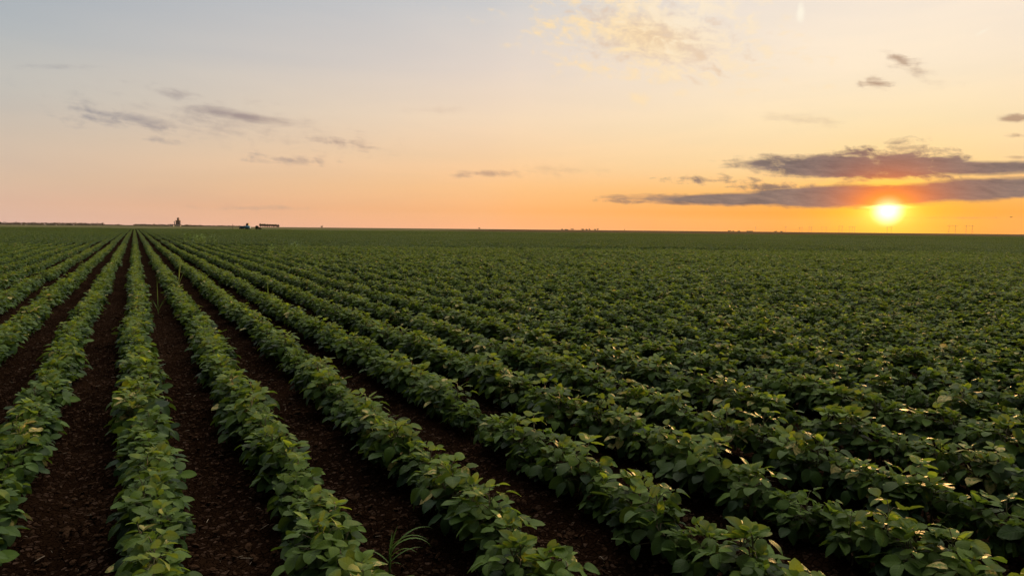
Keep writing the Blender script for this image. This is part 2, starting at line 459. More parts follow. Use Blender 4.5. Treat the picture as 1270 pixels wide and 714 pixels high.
# ------------------------------------------------------------------ mesh helpers
class Geo:
    def __init__(self):
        self.v, self.f, self.m, self.a, self.k = [], [], [], [], 0

    def add(self, verts, faces, mat=0, attr=None):
        verts = np.asarray(verts, float)
        n = len(verts)
        self.v.append(verts)
        self.a.append(np.zeros((n, 4)) if attr is None else np.asarray(attr, float))
        for fc in faces:
            self.f.append(tuple(int(i) + self.k for i in fc))
            self.m.append(mat)
        self.k += n

    def box(self, c, s, mat=0, rz=0.0, taper=1.0):
        x, y, z = s[0] / 2, s[1] / 2, s[2] / 2
        vs = [(-x, -y, -z), (x, -y, -z), (x, y, -z), (-x, y, -z)] + [(a * taper, b * taper, z) for a, b in ((-x, -y), (x, -y), (x, y), (-x, y))]
        cr, sr = math.cos(rz), math.sin(rz)
        vs = [(c[0] + a * cr - b * sr, c[1] + a * sr + b * cr, c[2] + d) for a, b, d in vs]
        self.add(vs, [(0, 3, 2, 1), (4, 5, 6, 7), (0, 1, 5, 4), (1, 2, 6, 5), (2, 3, 7, 6), (3, 0, 4, 7)], mat)

    def tube(self, pts, radii, n=5, mat=0, cap=True, attr=None):
        pts = [np.asarray(p, float) for p in pts]
        vs = []
        for i, p in enumerate(pts):
            d = pts[min(i + 1, len(pts) - 1)] - pts[max(i - 1, 0)]
            d = d / (np.linalg.norm(d) + 1e-9)
            a = np.cross(d, (0.0, 0.0, 1.0)) if abs(d[2]) < 0.95 else np.cross(d, (1.0, 0.0, 0.0))
            a /= np.linalg.norm(a)
            b = np.cross(d, a)
            r = radii[i] if hasattr(radii, '__len__') else radii
            for j in range(n):
                t = 2 * PI * j / n
                vs.append(p + r * (math.cos(t) * a + math.sin(t) * b))
        fs = [(i * n + j, i * n + (j + 1) % n, (i + 1) * n + (j + 1) % n, (i + 1) * n + j) for i in range(len(pts) - 1) for j in range(n)]
        if cap:
            fs += [tuple(range(n))[::-1], tuple((len(pts) - 1) * n + j for j in range(n))]
        self.add(vs, fs, mat, None if attr is None else np.tile(attr, (len(vs), 1)))

    def mesh(self, name, mats, smooth=True, attr=False):
        me = bpy.data.meshes.new(name)
        v = np.concatenate(self.v) if self.v else np.zeros((0, 3))
        me.from_pydata(v.tolist(), [], self.f)
        for x in mats:
            me.materials.append(x)
        me.polygons.foreach_set('material_index', self.m)
        me.polygons.foreach_set('use_smooth', [smooth] * len(self.f))
        if attr:
            at = me.attributes.new('leaf', 'FLOAT_COLOR', 'POINT')
            at.data.foreach_set('color', np.concatenate(self.a).astype(np.float32).ravel())
        me.update()
        return me


def link(name, me, parent=None, loc=None, rz=0.0):
    o = bpy.data.objects.new(name, me)
    COL.objects.link(o)
    if parent:
        o.parent = parent
    if loc is not None:
        o.location = [float(x) for x in loc]
    if rz:
        o.rotation_euler = (0, 0, rz)
    return o


def tag(o, label=None, cat=None, group=None, kind=None):
    for k, x in (('label', label), ('category', cat), ('group', group), ('kind', kind)):
        if x:
            o[k] = x
    return o


# ------------------------------------------------------------------ soybean plants
LW = np.array([0.10, 0.66, 0.95, 1.0, 0.90, 0.58, 0.06])       # leaflet half width along its length
LT = np.array([0.0, 0.12, 0.28, 0.44, 0.64, 0.84, 1.0])
LS = np.array([-1.0, -0.55, 0.0, 0.55, 1.0])
_nv = len(LS)
LEAF_F = [(i * _nv + j, i * _nv + j + 1, (i + 1) * _nv + j + 1, (i + 1) * _nv + j) for i in range(len(LT) - 1) for j in range(_nv - 1)]


def leaflet(g, base, fwd, roll, L, W, droop, fold, tint, age, rs, mat=0):
    fwd = fwd / np.linalg.norm(fwd)
    up = np.array([0, 0, 1.0]) - fwd * fwd[2]
    if np.linalg.norm(up) < 1e-3:
        up = np.array([1.0, 0, 0])
    up /= np.linalg.norm(up)
    side = np.cross(fwd, up)
    up, side = up * math.cos(roll) + side * math.sin(roll), side * math.cos(roll) - up * math.sin(roll)
    t = np.repeat(LT, _nv)
    s = np.tile(LS, len(LT))
    w = np.repeat(LW, _nv) * W
    wav = rs.uniform(-0.10, 0.10, len(t)) * W
    h = -droop * L * t ** 2 + fold * np.abs(s) * w - 0.22 * fold * (np.abs(s) ** 3) * w * 1.6 + wav * np.abs(s)
    x = L * t * (1 - 0.10 * droop * t)
    P = base + np.outer(x, fwd) + np.outer(s * w, side) + np.outer(h, up)
    A = np.stack([np.full_like(t, tint), np.full_like(t, age), t, (s + 1) / 2], 1)
    g.add(P, LEAF_F, mat, A)


def rot_z(d, a):
    c, s = math.cos(a), math.sin(a)
    return np.array([d[0] * c - d[1] * s, d[0] * s + d[1] * c, d[2]])


def soybean(seed, yellow=0.0):
    """foliage and stem geometry of one bushy soybean plant"""
    rs = np.random.default_rng(seed)
    gl, gs = Geo(), Geo()
    axes = 4
    for b in range(axes):
        a0 = rs.uniform(0, 2 * PI)
        H = rs.uniform(0.20, 0.26) if b == 0 else rs.uniform(0.13, 0.205)
        lean = np.array([math.cos(a0), math.sin(a0), 0]) * (0.02 if b == 0 else rs.uniform(0.03, 0.055))
        off = np.array([0.0, rs.uniform(-0.055, 0.055), 0.0]) if b else np.zeros(3)
        path = [off + lean * t ** 1.4 + np.array([0, 0, H * t]) for t in (0, 0.35, 0.7, 1.0)]
        path[0][2] -= 0.04
        gs.tube(path, [0.0045, 0.004, 0.003, 0.002], 5)
        n = 9 if b == 0 else 7
        az = rs.uniform(0, 2 * PI)
        for i in range(n):
            f = (i + 1) / n
            z = (0.30 + 0.70 * f)
            root = off + lean * z ** 1.4 + np.array([0, 0, H * z])
            az += PI + rs.normal(0, 0.65)
            young = max(0.0, (f - 0.62) / 0.38)
            plen = rs.uniform(0.042, 0.100) * (1 - 0.62 * young)
            pel = math.radians(rs.uniform(4, 28) + 40 * young)
            hd = np.array([math.cos(az), math.sin(az), 0.0])
            mid = root + hd * plen * 0.5 * math.cos(pel) + np.array([0, 0, plen * 0.62 * math.sin(pel) + 0.012])
            tip = root + hd * plen * math.cos(pel) + np.array([0, 0, plen * math.sin(pel)])
            gs.tube([root, mid, tip], [0.0022, 0.0018, 0.0014], 4, cap=False)
            L = rs.uniform(0.058, 0.082) * (1 - 0.28 * young)
            pitch = math.radians(rs.uniform(-34, 6)) + young * math.radians(rs.uniform(10, 85))
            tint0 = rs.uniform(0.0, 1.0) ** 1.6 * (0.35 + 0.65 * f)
            age = min(1.0, max(0.0, 0.10 * rs.uniform() + 0.85 * young * rs.uniform(0.35, 1.0)))
            yel = rs.uniform() < yellow
            for q, turn in enumerate((0.0, 1.25, -1.25)):
                d = rot_z(hd, turn + rs.normal(0, 0.15))
                pp = pitch + rs.normal(0, 0.22) - (0.0 if q == 0 else 0.10)
                d = d * math.cos(pp) + np.array([0, 0, math.sin(pp)])
                Lq = L * (1.06 if q == 0 else 0.95) * rs.uniform(0.9, 1.08)
                base = tip + hd * (0.016 if q == 0 else 0.0) + d * 0.005
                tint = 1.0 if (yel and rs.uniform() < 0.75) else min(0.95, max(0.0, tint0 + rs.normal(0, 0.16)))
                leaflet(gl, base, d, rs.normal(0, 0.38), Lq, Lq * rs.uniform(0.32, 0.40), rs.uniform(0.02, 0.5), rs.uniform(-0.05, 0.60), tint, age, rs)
    return gl, gs


NVAR = 14
YEL = {9, 10, 11, 12, 13}
variants = [soybean(100 + i, 0.12 if i in YEL else 0.0) for i in range(NVAR)]
var_mesh = [(gl.mesh('soybean_foliage', [M_LEAF], True, True), gs.mesh('soybean_stem', [M_STEM], True)) for gl, gs in variants]

# positions of every plant, row by row
ROW = 0.682
STEP = 0.135
EDGE = 285.0            # the crop ends this far ahead of the camera


def wob(k, y):
    return 0.025 * math.sin(0.55 * y + 1.7 * k) + 0.018 * math.sin(1.9 * y + 0.6 * k)


def patch(x, y):
    """taller and shorter stretches of the crop"""
    return 1.0 + 0.07 * math.sin(0.33 * x + 0.9 * math.sin(0.21 * y)) * math.sin(0.27 * y + 0.4) + 0.06 * math.sin(0.071 * x - 0.052 * y + 1.0)


near_pts = []           # k, x, y, variant, scale, rz
LOD0 = 46.0
tanh = math.tan(math.radians(49))
for k in range(-46, 76):
    x0 = k * ROW
    y = -3.0 + RNG.uniform(0, STEP)
    while y < LOD0 * 1.3:
        dep = x0 * FH[0] + y * FH[1]
        lat = x0 * Rv[0] + y * Rv[1]
        if -1.0 < dep < LOD0 and abs(lat) < 1.6 + tanh * max(dep, 0.6):
            gap = math.sin(0.9 * y + 2.3 * k) + math.sin(0.37 * y - 1.1 * k)
            if not (gap < -1.66 and x0 * FH[0] + y * FH[1] > 12 and RNG.uniform() < 0.7):
                vr = int(RNG.integers(0, NVAR))
                if vr in YEL and RNG.uniform() < 0.5:
                    vr = int(RNG.integers(0, 9))
                s = (RNG.uniform(0.78, 1.2) if RNG.uniform() > 0.05 else RNG.uniform(0.62, 0.8)) * 0.96 * patch(x0, y)
                near_pts.append((k, x0 + wob(k, y) + RNG.normal(0, 0.024), y, vr, s, RNG.uniform(0, 2 * PI)))
        y += STEP * RNG.uniform(0.55, 1.5)


def seen(px, py, z=0.22):
    u, v, d = project((px, py, z))
    if d < 0.4:
        return None
    r = F * 0.20 / d
    if u < -r * 0.6 or u > 1270 + r * 0.6 or v > 714 + r * 0.75:
        return None
    return float(np.linalg.norm(np.array([px, py, z]) - CAM))


ranked = sorted(((seen(p[1], p[2]), i) for i, p in enumerate(near_pts) if seen(p[1], p[2]) is not None))
single = [i for _, i in ranked[:300]]
single_set = set(single)

ORD = ['zeroth', 'first', 'second', 'third', 'fourth', 'fifth', 'sixth', 'seventh', 'eighth', 'ninth', 'tenth', 'eleventh', 'twelfth', 'thirteenth', 'fourteenth', 'fifteenth', 'sixteenth']


def row_name(k):
    if k == 1:
        return 'row just left of grass weed'
    if k == 2:
        return 'row just right of grass weed'
    if k < 1:
        return f'{ORD[2 - k]} row left of grass weed'
    return f'{ORD[k - 1]} row right of grass weed'


def nth(n):
    suf = 'th' if 10 <= n % 100 <= 20 else {1: 'st', 2: 'nd', 3: 'rd'}.get(n % 10, 'th')
    return f'{n}{suf}'


by_row = {}
for i in single:
    by_row.setdefault(near_pts[i][0], []).append(i)
for k, idx in sorted(by_row.items()):
    idx.sort(key=lambda i: near_pts[i][2])
    for q, i in enumerate(idx):
        _, x, y, vr, s, rz = near_pts[i]
        e = bpy.data.objects.new('soybean_plant', None)
        COL.objects.link(e)
        e.empty_display_size = 0.1
        e.location = (x, y, 0.0)
        e.rotation_euler = (RNG.normal(0, 0.05), RNG.normal(0, 0.05), rz)
        e.scale = (s, s, s)
        look = 'partly yellowed soybean plant' if vr in YEL else 'green soybean plant'
        tag(e, f'{look}, {nth(q + 1)} from near end of {row_name(k)}', 'soybean plant', 'soybean plants in the field rows')
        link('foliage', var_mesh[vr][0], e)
        link('stem', var_mesh[vr][1], e)


# ------------------------------------------------------------------ scattered stuff (one object, its own prototypes inside)
def scatter(name, protos, pts, mats, label, cat, attr=True, smooth=True):
    """protos: list of Geo; pts: list of (proto index, xyz, euler, scale)"""
    g = Geo()
    pid = []
    for i, p in enumerate(protos):
        vv = np.concatenate(p.v)
        g.v.append(vv)
        g.a.append(np.concatenate(p.a))
        for fc, mi in zip(p.f, p.m):
            g.f.append(tuple(a + g.k for a in fc))
            g.m.append(mi)
        g.k += len(vv)
        pid += [i] * len(vv)
    n0 = g.k
    P = np.array([p[1] for p in pts], float)
    g.v.append(P)
    g.a.append(np.zeros((len(P), 4)))
    g.k += len(P)
    me = g.mesh(name, mats, smooth, attr)
    N = g.k
    pid = np.concatenate([np.array(pid), np.full(len(P), -1)]).astype(np.int32)
    me.attributes.new('pid', 'INT', 'POINT').data.foreach_set('value', pid)
    var = np.full(N, -1, np.int32)
    var[n0:] = [p[0] for p in pts]
    me.attributes.new('var', 'INT', 'POINT').data.foreach_set('value', var)
    rot = np.zeros((N, 3), np.float32)
    rot[n0:] = [p[2] for p in pts]
    me.attributes.new('rot', 'FLOAT_VECTOR', 'POINT').data.foreach_set('vector', rot.ravel())
    scl = np.ones((N, 3), np.float32)
    scl[n0:] = [(p[3],) * 3 if not hasattr(p[3], '__len__') else p[3] for p in pts]
    me.attributes.new('scl', 'FLOAT_VECTOR', 'POINT').data.foreach_set('vector', scl.ravel())
    o = link(name, me)
    tag(o, label, cat, kind='stuff')
    ng = bpy.data.node_groups.new(name, 'GeometryNodeTree')
    ng.interface.new_socket(name='Geometry', in_out='INPUT', socket_type='NodeSocketGeometry')
    ng.interface.new_socket(name='Geometry', in_out='OUTPUT', socket_type='NodeSocketGeometry')
    nn, ll = ng.nodes, ng.links
    gi, go = nn.new('NodeGroupInput'), nn.new('NodeGroupOutput')

    def named(nm, typ):
        x = nn.new('GeometryNodeInputNamedAttribute')
        x.data_type = typ
        x.inputs['Name'].default_value = nm
        return x.outputs['Attribute']

    def equal(nm, val):
        x = nn.new('FunctionNodeCompare')
        x.data_type = 'INT'
        x.operation = 'EQUAL'
        ll.new(named(nm, 'INT'), x.inputs[2])
        x.inputs[3].default_value = val
        return x.outputs[0]

    def separate(val):
        x = nn.new('GeometryNodeSeparateGeometry')
        x.domain = 'POINT'
        ll.new(gi.outputs[0], x.inputs['Geometry'])
        ll.new(equal('pid', val), x.inputs['Selection'])
        return x.outputs['Selection']

    points = separate(-1)
    join = nn.new('GeometryNodeJoinGeometry')
    rt, sc = named('rot', 'FLOAT_VECTOR'), named('scl', 'FLOAT_VECTOR')
    e2r = nn.new('FunctionNodeEulerToRotation')
    ll.new(rt, e2r.inputs[0])
    for i in range(len(protos)):
        ip = nn.new('GeometryNodeInstanceOnPoints')
        ll.new(points, ip.inputs['Points'])
        ll.new(equal('var', i), ip.inputs['Selection'])
        ll.new(separate(i), ip.inputs['Instance'])
        ll.new(e2r.outputs[0], ip.inputs['Rotation'])
        ll.new(sc, ip.inputs['Scale'])
        ll.new(ip.outputs[0], join.inputs[0])
    ll.new(join.outputs[0], go.inputs[0])
    md = o.modifiers.new('scatter', 'NODES')
    md.node_group = ng
    return o


def merged_plant(gl, gs):
    g = Geo()
    for src, mi in ((gl, 0), (gs, 1)):
        for vv, aa in zip(src.v, src.a):
            g.v.append(vv)
            g.a.append(aa)
        for fc in src.f:
            g.f.append(tuple(a + g.k for a in fc))
            g.m.append(mi)
        g.k += sum(len(x) for x in src.v)
    return g


DIA_T = [(0.0, 0.0), (0.38, 1.0), (1.0, 0.0), (0.38, -1.0)]


def hedge(seed, length, n, size):
    """a stretch of crop row seen from afar: leaves through the volume of the row"""
    rs = np.random.default_rng(seed)
    g = Geo()
    for _ in range(n):
        y = rs.uniform(-length / 2, length / 2)
        ang = rs.uniform(-1.35, 1.35)
        rad = rs.uniform(0.45, 1.0) ** 0.6
        hh = 0.295 + 0.045 * math.sin(y * 9 + seed) + rs.normal(0, 0.02)
        x = 0.138 * math.sin(ang) * rad * rs.uniform(0.9, 1.12)
        z = 0.11 + (hh - 0.11) * (0.25 + 0.75 * max(0.0, math.cos(ang))) * rad
        az = rs.uniform(0, 2 * PI)
        if rs.uniform() < 0.5:
            az = 0.0 if x > 0 else PI
            az += rs.normal(0, 0.8)
        top = z > 0.265
        pt = math.radians(rs.uniform(-40, 10)) + (math.radians(rs.uniform(10, 55)) if top else 0)
        f = np.array([math.cos(az) * math.cos(pt), math.sin(az) * math.cos(pt), math.sin(pt)])
        up = np.array([0, 0, 1.0]) - f * f[2]
        up /= np.linalg.norm(up) + 1e-6
        sd = np.cross(f, up)
        rl = rs.normal(0, 0.4)
        up, sd = up * math.cos(rl) + sd * math.sin(rl), sd * math.cos(rl) - up * math.sin(rl)
        L = size * rs.uniform(0.75, 1.2)
        b = np.array([x, y, z])
        vs = [b + f * L * t + sd * s * L * 0.34 - up * (0.15 * L * t * t) + up * (0.08 * L * abs(s)) for t, s in DIA_T]
        tint = 0.9 * rs.uniform() ** 1.9 if rs.uniform() > 0.010 else 1.0
        age = rs.uniform(0.05, 0.6) if top and rs.uniform() < 0.4 else 0.08 * rs.uniform()
        at = [(tint, age, t, (s + 1) / 2) for t, s in DIA_T]
        g.add(vs, [(0, 3, 2), (0, 2, 1)], 0, at)
    return g


crop_protos = [merged_plant(*v) for v in variants]
pts = []
for i, (k, x, y, vr, s, rz) in enumerate(near_pts):
    if i not in single_set:
        pts.append((vr, (x, y, 0.0), (RNG.normal(0, 0.05), RNG.normal(0, 0.05), rz), s))
H1 = len(crop_protos)
crop_protos += [hedge(500 + i, 1.0, 230, 0.078) for i in range(6)]
H2 = len(crop_protos)
crop_protos += [hedge(600 + i, 4.0, 680, 0.100) for i in range(5)]
MID = 120.0
tan2 = math.tan(math.radians(41.5))
for (d0, d1, seg, base, cnt) in ((LOD0, MID, 1.0, H1, 6), (MID, EDGE, 4.0, H2, 5)):
    kmin = int(-(d1 * 0.75) / ROW) - 60
    kmax = int((d1 * 1.5) / ROW)
    for k in range(kmin, kmax):
        x0 = k * ROW
        # the row from depth d0 to d1: x sin + y cos = depth
        y0, y1 = (d0 - x0 * FH[0]) / FH[1], (d1 - x0 * FH[0]) / FH[1]
        y = y0 + RNG.uniform(0, 0.5) * seg * 0.2
        while y < y1:
            dep = x0 * FH[0] + y * FH[1]
            lat = x0 * Rv[0] + y * Rv[1]
            if abs(lat) < tan2 * dep + 2:
                if not (math.sin(0.21 * y + 0.9 * k) + math.sin(0.083 * y - 0.31 * k) < -1.78):
                    pts.append((base + int(RNG.integers(0, cnt)), (x0 + wob(k, y) + RNG.normal(0, 0.02), y, 0.0),
                                (0.0, 0.0, PI * int(RNG.integers(0, 2)) + RNG.normal(0, 0.01)), (RNG.uniform(0.85, 1.1), 1.04, RNG.uniform(0.80, 1.18) * patch(x0, y) ** 1.6)))
            y += seg
print('crop instances', len(pts))
scatter('soybean_crop', crop_protos, pts, [M_LEAF, M_STEM],
        'dense green soybean rows running on to the horizon behind the nearest plants', 'crop')


# ------------------------------------------------------------------ ground
def vnoise(x, y, seed=0):
    """value noise, numpy"""
    xi, yi = np.floor(x).astype(np.int64), np.floor(y).astype(np.int64)
    xf, yf = x - xi, y - yi
    xf, yf = xf * xf * (3 - 2 * xf), yf * yf * (3 - 2 * yf)

    def h(a, b):
        n = (a * 374761393 + b * 668265263 + seed * 1274126177) & 0x7fffffff
        n = ((n ^ (n >> 13)) * 1103515245) & 0x7fffffff
        return ((n ^ (n >> 16)) & 0xffff) / 65535.0
    return (h(xi, yi) * (1 - xf) + h(xi + 1, yi) * xf) * (1 - yf) + (h(xi, yi + 1) * (1 - xf) + h(xi + 1, yi + 1) * xf) * yf


def axis(lo, hi, a, b, step, grow):
    mid = list(np.arange(a, b, step))
    left, right = [], []
    s, p = step, a
    while p > lo:
        s *= grow
        p -= s
        left.append(max(p, lo))
    s, p = step, mid[-1]
    while p < hi:
        s *= grow
        p += s
        right.append(min(p, hi))
    return np.array(left[::-1] + mid + right)


xs = axis(-3000, 3900, -3.2, 7.5, 0.022, 1.10)
ys = axis(-300, 3900, 0.6, 8.2, 0.022, 1.10)
X, Y = np.meshgrid(xs, ys)
fade = np.clip(1.4 - np.hypot(X, Y) / 60.0, 0, 1)
Z = (0.018 * (vnoise(X * 2.6, Y * 2.6, 1) - 0.5) + 0.016 * (vnoise(X * 9, Y * 9, 2) - 0.5)
     + 0.015 * (vnoise(X * 24, Y * 24, 3) - 0.5) + 0.009 * (vnoise(X * 55 + Y * 9, Y * 55, 4) - 0.5)) * fade
Z += 0.022 * np.cos(2 * PI * X / ROW) * fade - 0.01
gm = bpy.data.meshes.new('ground')
nx, ny = len(xs), len(ys)
vv = np.stack([X.ravel(), Y.ravel(), Z.ravel()], 1).astype(np.float32)
idx = np.arange(nx * ny).reshape(ny, nx)
q = np.stack([idx[:-1, :-1], idx[:-1, 1:], idx[1:, 1:], idx[1:, :-1]], -1).reshape(-1, 4)
gm.vertices.add(len(vv))
gm.vertices.foreach_set('co', vv.ravel())
gm.loops.add(q.size)
gm.loops.foreach_set('vertex_index', q.ravel().astype(np.int32))
gm.polygons.add(len(q))
gm.polygons.foreach_set('loop_start', np.arange(0, q.size, 4, dtype=np.int32))
gm.polygons.foreach_set('loop_total', np.full(len(q), 4, dtype=np.int32))
gm.polygons.foreach_set('use_smooth', np.ones(len(q), dtype=bool))
gm.materials.append(M_SOIL)
gm.update()
gm.validate()
tag(link('ground', gm), 'dark brown bare soil between the crop rows', None, kind='structure')

# harvested land beyond the crop
sg = Geo()
a = FH * (EDGE + 1.0)
bb = FH * 3000.0
sg.add([a - Rv * 700, a + Rv * 700, bb + Rv * 3000, bb - Rv * 3000], [(0, 1, 2, 3)])
so_ = link('stubble_field', sg.mesh('stubble_field', [M_STUBBLE], False))
so_.location.z = 0.05
tag(so_, 'pale tan harvested field between the crop and the horizon', None, kind='structure')

# clods and straw on the soil
rs = np.random.default_rng(5)


def clod(seed):
    r = np.random.default_rng(seed)
    g = Geo()
    n, mrings = 7, 4
    vs = []
    for i in range(mrings):
        ph = PI * (i + 0.5) / mrings
        for j in range(n):
            t = 2 * PI * j / n
            rad = r.uniform(0.72, 1.2)
            vs.append((rad * math.sin(ph) * math.cos(t), rad * math.sin(ph) * math.sin(t) * 0.8, 0.55 * rad * math.cos(ph)))
    fs = [(i * n + j, (i + 1) * n + j, (i + 1) * n + (j + 1) % n, i * n + (j + 1) % n) for i in range(mrings - 1) for j in range(n)]
    fs += [tuple(range(n)), tuple((mrings - 1) * n + j for j in range(n))[::-1]]
    g.add(vs, fs)
    return g


def near_spot():
    while True:
        dep = 1.2 + 11.0 * rs.uniform() ** 1.25
        lat = rs.uniform(-1, 1) * (0.85 * dep + 0.5)
        p = FH * dep + Rv * lat
        off = (p[0] / ROW + 0.5) % 1.0 - 0.5
        if abs(off) > 0.22 or rs.uniform() < 0.25:
            return p


cp = []
for _ in range(15000):
    p = near_spot()
    s = 0.004 + 0.015 * rs.uniform() ** 2.0
    if rs.uniform() < 0.02:
        s *= 1.8
    cp.append((int(rs.integers(0, 6)), (p[0], p[1], -0.02 + 0.012 * rs.uniform()), (rs.normal(0, 0.4), rs.normal(0, 0.4), rs.uniform(0, 6.28)), (s * 1.25, s, s * 0.85)))
scatter('soil_clods', [clod(i) for i in range(6)], cp, [M_CLOD], 'crumbly brown clods and flakes of soil lying between the rows', 'soil clods', False, False)


def straw(seed):
    r = np.random.default_rng(seed)
    g = Geo()
    b = r.uniform(-0.25, 0.25)
    g.tube([(-0.5, 0, 0), (-0.1, b * 0.3, 0.03), (0.25, b * 0.5, 0.05), (0.5, b, 0.0)], [0.03, 0.045, 0.04, 0.02], 4)
    return g


cp = []
for _ in range(1500):
    p = near_spot()
    s = 0.012 + 0.045 * rs.uniform() ** 2.2
    cp.append((int(rs.integers(0, 4)), (p[0], p[1], 0.002), (rs.normal(0, 0.15), rs.normal(0, 0.15), rs.uniform(0, 6.28)), s))
scatter('straw_litter', [straw(i) for i in range(4)], cp, [M_STRAW], 'short pale straw bits scattered on the dark soil', 'straw', False)


# ------------------------------------------------------------------ weeds
def blade(g, base, az, L, W, rise, bend, tint, age, rs, n=9):
    hd = np.array([math.cos(az), math.sin(az), 0.0])
    sd = np.array([-math.sin(az), math.cos(az), 0.0])
    p = np.array(base, float)
    el = rise
    vs, at = [], []
    for i in range(n):
        t = i / (n - 1)
        w = W * (0.55 + 0.75 * t if t < 0.4 else (1 - t) / 0.6 * 0.85 + 0.01)
        upv = np.array([0, 0, 1.0]) * math.cos(el) - hd * math.sin(el)
        for s in (-1, 0, 1):
            vs.append(p + sd * s * w + upv * abs(s) * w * 0.5)
            at.append((tint, age, t, (s + 1) / 2))
        p = p + (hd * math.cos(el) + np.array([0, 0, math.sin(el)])) * (L / (n - 1))
        el -= bend / (n - 1) * (0.4 + 1.2 * t)
    fs = [(i * 3 + j, i * 3 + j + 1, (i + 1) * 3 + j + 1, (i + 1) * 3 + j) for i in range(n - 1) for j in range(2)]
    g.add(vs, fs, 0, at)


def grass_weed(loc, spec, label, seed, rz=0.0, cat='grass weed'):
    r = np.random.default_rng(seed)
    e = bpy.data.objects.new('grass_weed', None)
    COL.objects.link(e)
    e.location = [float(x) for x in loc]
    e.rotation_euler = (0, 0, rz)
    tag(e, label, cat, 'grass weeds among the soybeans')
    st = Geo()
    hmax = max(z for (_, z, *_x) in spec)
    st.tube([(0, 0, -0.03), (0.004, 0.002, hmax * 0.5), (0.006, 0.004, hmax + 0.01)], [0.006, 0.005, 0.003], 5, 0, True, (0.4, 0.2, 0.5, 0.5))
    link('stem', st.mesh('grass_stem', [M_GRASS], True, True), e)
    for az, z, L, W, rise, bend in spec:
        g = Geo()
        blade(g, (0.003, 0.002, z), math.radians(az), L, W, math.radians(rise), math.radians(bend), r.uniform(0.2, 0.9), r.uniform(0.0, 0.5), r)
        link('blade', g.mesh('grass_blade', [M_GRASS], True, True), e)
    return e


# azimuths are world degrees; image right is -28.9, away from the camera is 61.1
w0 = ground(483, 706, 0.0)
grass_weed(w0, [(20, 0.05, 0.14, 0.009, 78, 22), (-30, 0.08, 0.21, 0.009, 46, 125), (-50, 0.09, 0.22, 0.007, 50, 95), (-20, 0.03, 0.16, 0.007, 42, 62), (150, 0.02, 0.13, 0.006, 50, 60), (-75, 0.02, 0.10, 0.005, 35, 50),
                (-5, 0.06, 0.24, 0.008, 58, 110), (-62, 0.05, 0.18, 0.007, 48, 80), (60, 0.04, 0.12, 0.007, 70, 30)],
           'green grass weed with arching blades on bare soil at the bottom edge', 3)
w1 = ground(196, 388, 0.0)
grass_weed(w1, [(90, 0.03, 0.62, 0.007, 86, 14), (200, 0.02, 0.30, 0.007, 70, 40), (-20, 0.02, 0.34, 0.007, 68, 45), (300, 0.01, 0.26, 0.006, 60, 55), (120, 0.01, 0.28, 0.006, 64, 45), (20, 0.01, 0.30, 0.006, 72, 35)],
           'grass tuft with one tall upright blade in a dark furrow', 4)
w2 = ground(222, 362, 0.05)
w2[2] = 0.0
grass_weed(w2, [(170, 0.22, 0.75, 0.011, 66, 105), (60, 0.25, 0.70, 0.010, 84, 25), (-10, 0.25, 0.62, 0.009, 84, 12), (190, 0.15, 0.6, 0.009, 60, 100), (-40, 0.2, 0.5, 0.009, 70, 50)],
           'tall grass weed leaning out of the row beside the furrow tuft', 6)
w3 = ground(333, 384, 0.0)
grass_weed(w3, [(90, 0.05, 0.55, 0.010, 85, 20), (190, 0.04, 0.32, 0.008, 70, 55), (-30, 0.04, 0.30, 0.008, 68, 55), (30, 0.03, 0.4, 0.008, 78, 30)],
           'upright pale grass weed growing in the gap right of a dark furrow row', 8)


def tall_weed(px, py, wid, hgt, n, label, seed):
    p = ground(px, py, 0.34)
    r = np.random.default_rng(seed)
    e = bpy.data.objects.new('weed_clump', None)
    COL.objects.link(e)
    e.location = (p[0], p[1], 0.0)
    tag(e, label, 'weed', 'leafy weed clumps above the crop')
    gl, gs = Geo(), Geo()
    for _ in range(n):
        b = np.array([r.normal(0, wid * 0.30), r.normal(0, wid * 0.30), 0.0])
        h = hgt * r.uniform(0.65, 1.0)
        ln = r.normal(0, 0.06, 2)
        top = b + np.array([ln[0], ln[1], h])
        gs.tube([b, (b + top) / 2, top], [0.007, 0.005, 0.003], 4)
        for i in range(16):
            t = 0.35 + 0.65 * i / 15
            az = r.uniform(0, 2 * PI)
            el = r.uniform(0.1, 0.9)
            d = np.array([math.cos(az) * math.cos(el), math.sin(az) * math.cos(el), math.sin(el)])
            leaflet(gl, b + (top - b) * t, d, r.normal(0, 0.3), r.uniform(0.09, 0.17), 0.024, 0.3, 0.2, r.uniform(0.3, 0.9), r.uniform(0.2, 0.8), r)
    link('foliage', gl.mesh('weed_foliage', [M_GRASS], True, True), e)
    link('stem', gs.mesh('weed_stems', [M_GRASS], True, False), e)


tall_weed(246, 300, 1.5, 0.95, 26, 'wide yellow-green weed clump above the far rows left of centre', 21)
tall_weed(366, 309, 0.45, 0.85, 6, 'narrow upright weed clump above the rows right of the wide clump', 22)
tall_weed(337, 314, 0.35, 0.75, 4, 'small weed clump between the wide clump and the narrow one', 23)


# ------------------------------------------------------------------ trees, bushes and other far things
def crown_geo(g, r, c, rad, n, size, mat=0, flat=0.8):
    for _ in range(n):
        d = r.normal(0, 1, 3)
        d /= np.linalg.norm(d)
        rr = r.uniform(0.45, 1.0) ** 0.5
        p = np.array(c) + d * np.array([rad[0], rad[1], rad[2]]) * rr
        a = r.normal(0, 1, 3)
        a /= np.linalg.norm(a)
        b = np.cross(a, r.normal(0, 1, 3))
        b /= np.linalg.norm(b) + 1e-6
        s = size * r.uniform(0.6, 1.3)
        g.add([p - a * s * 0.5, p + b * s * 0.36, p + a * s * 0.5, p - b * s * 0.36 + np.cross(a, b) * s * 0.15], [(0, 1, 2, 3)], mat)


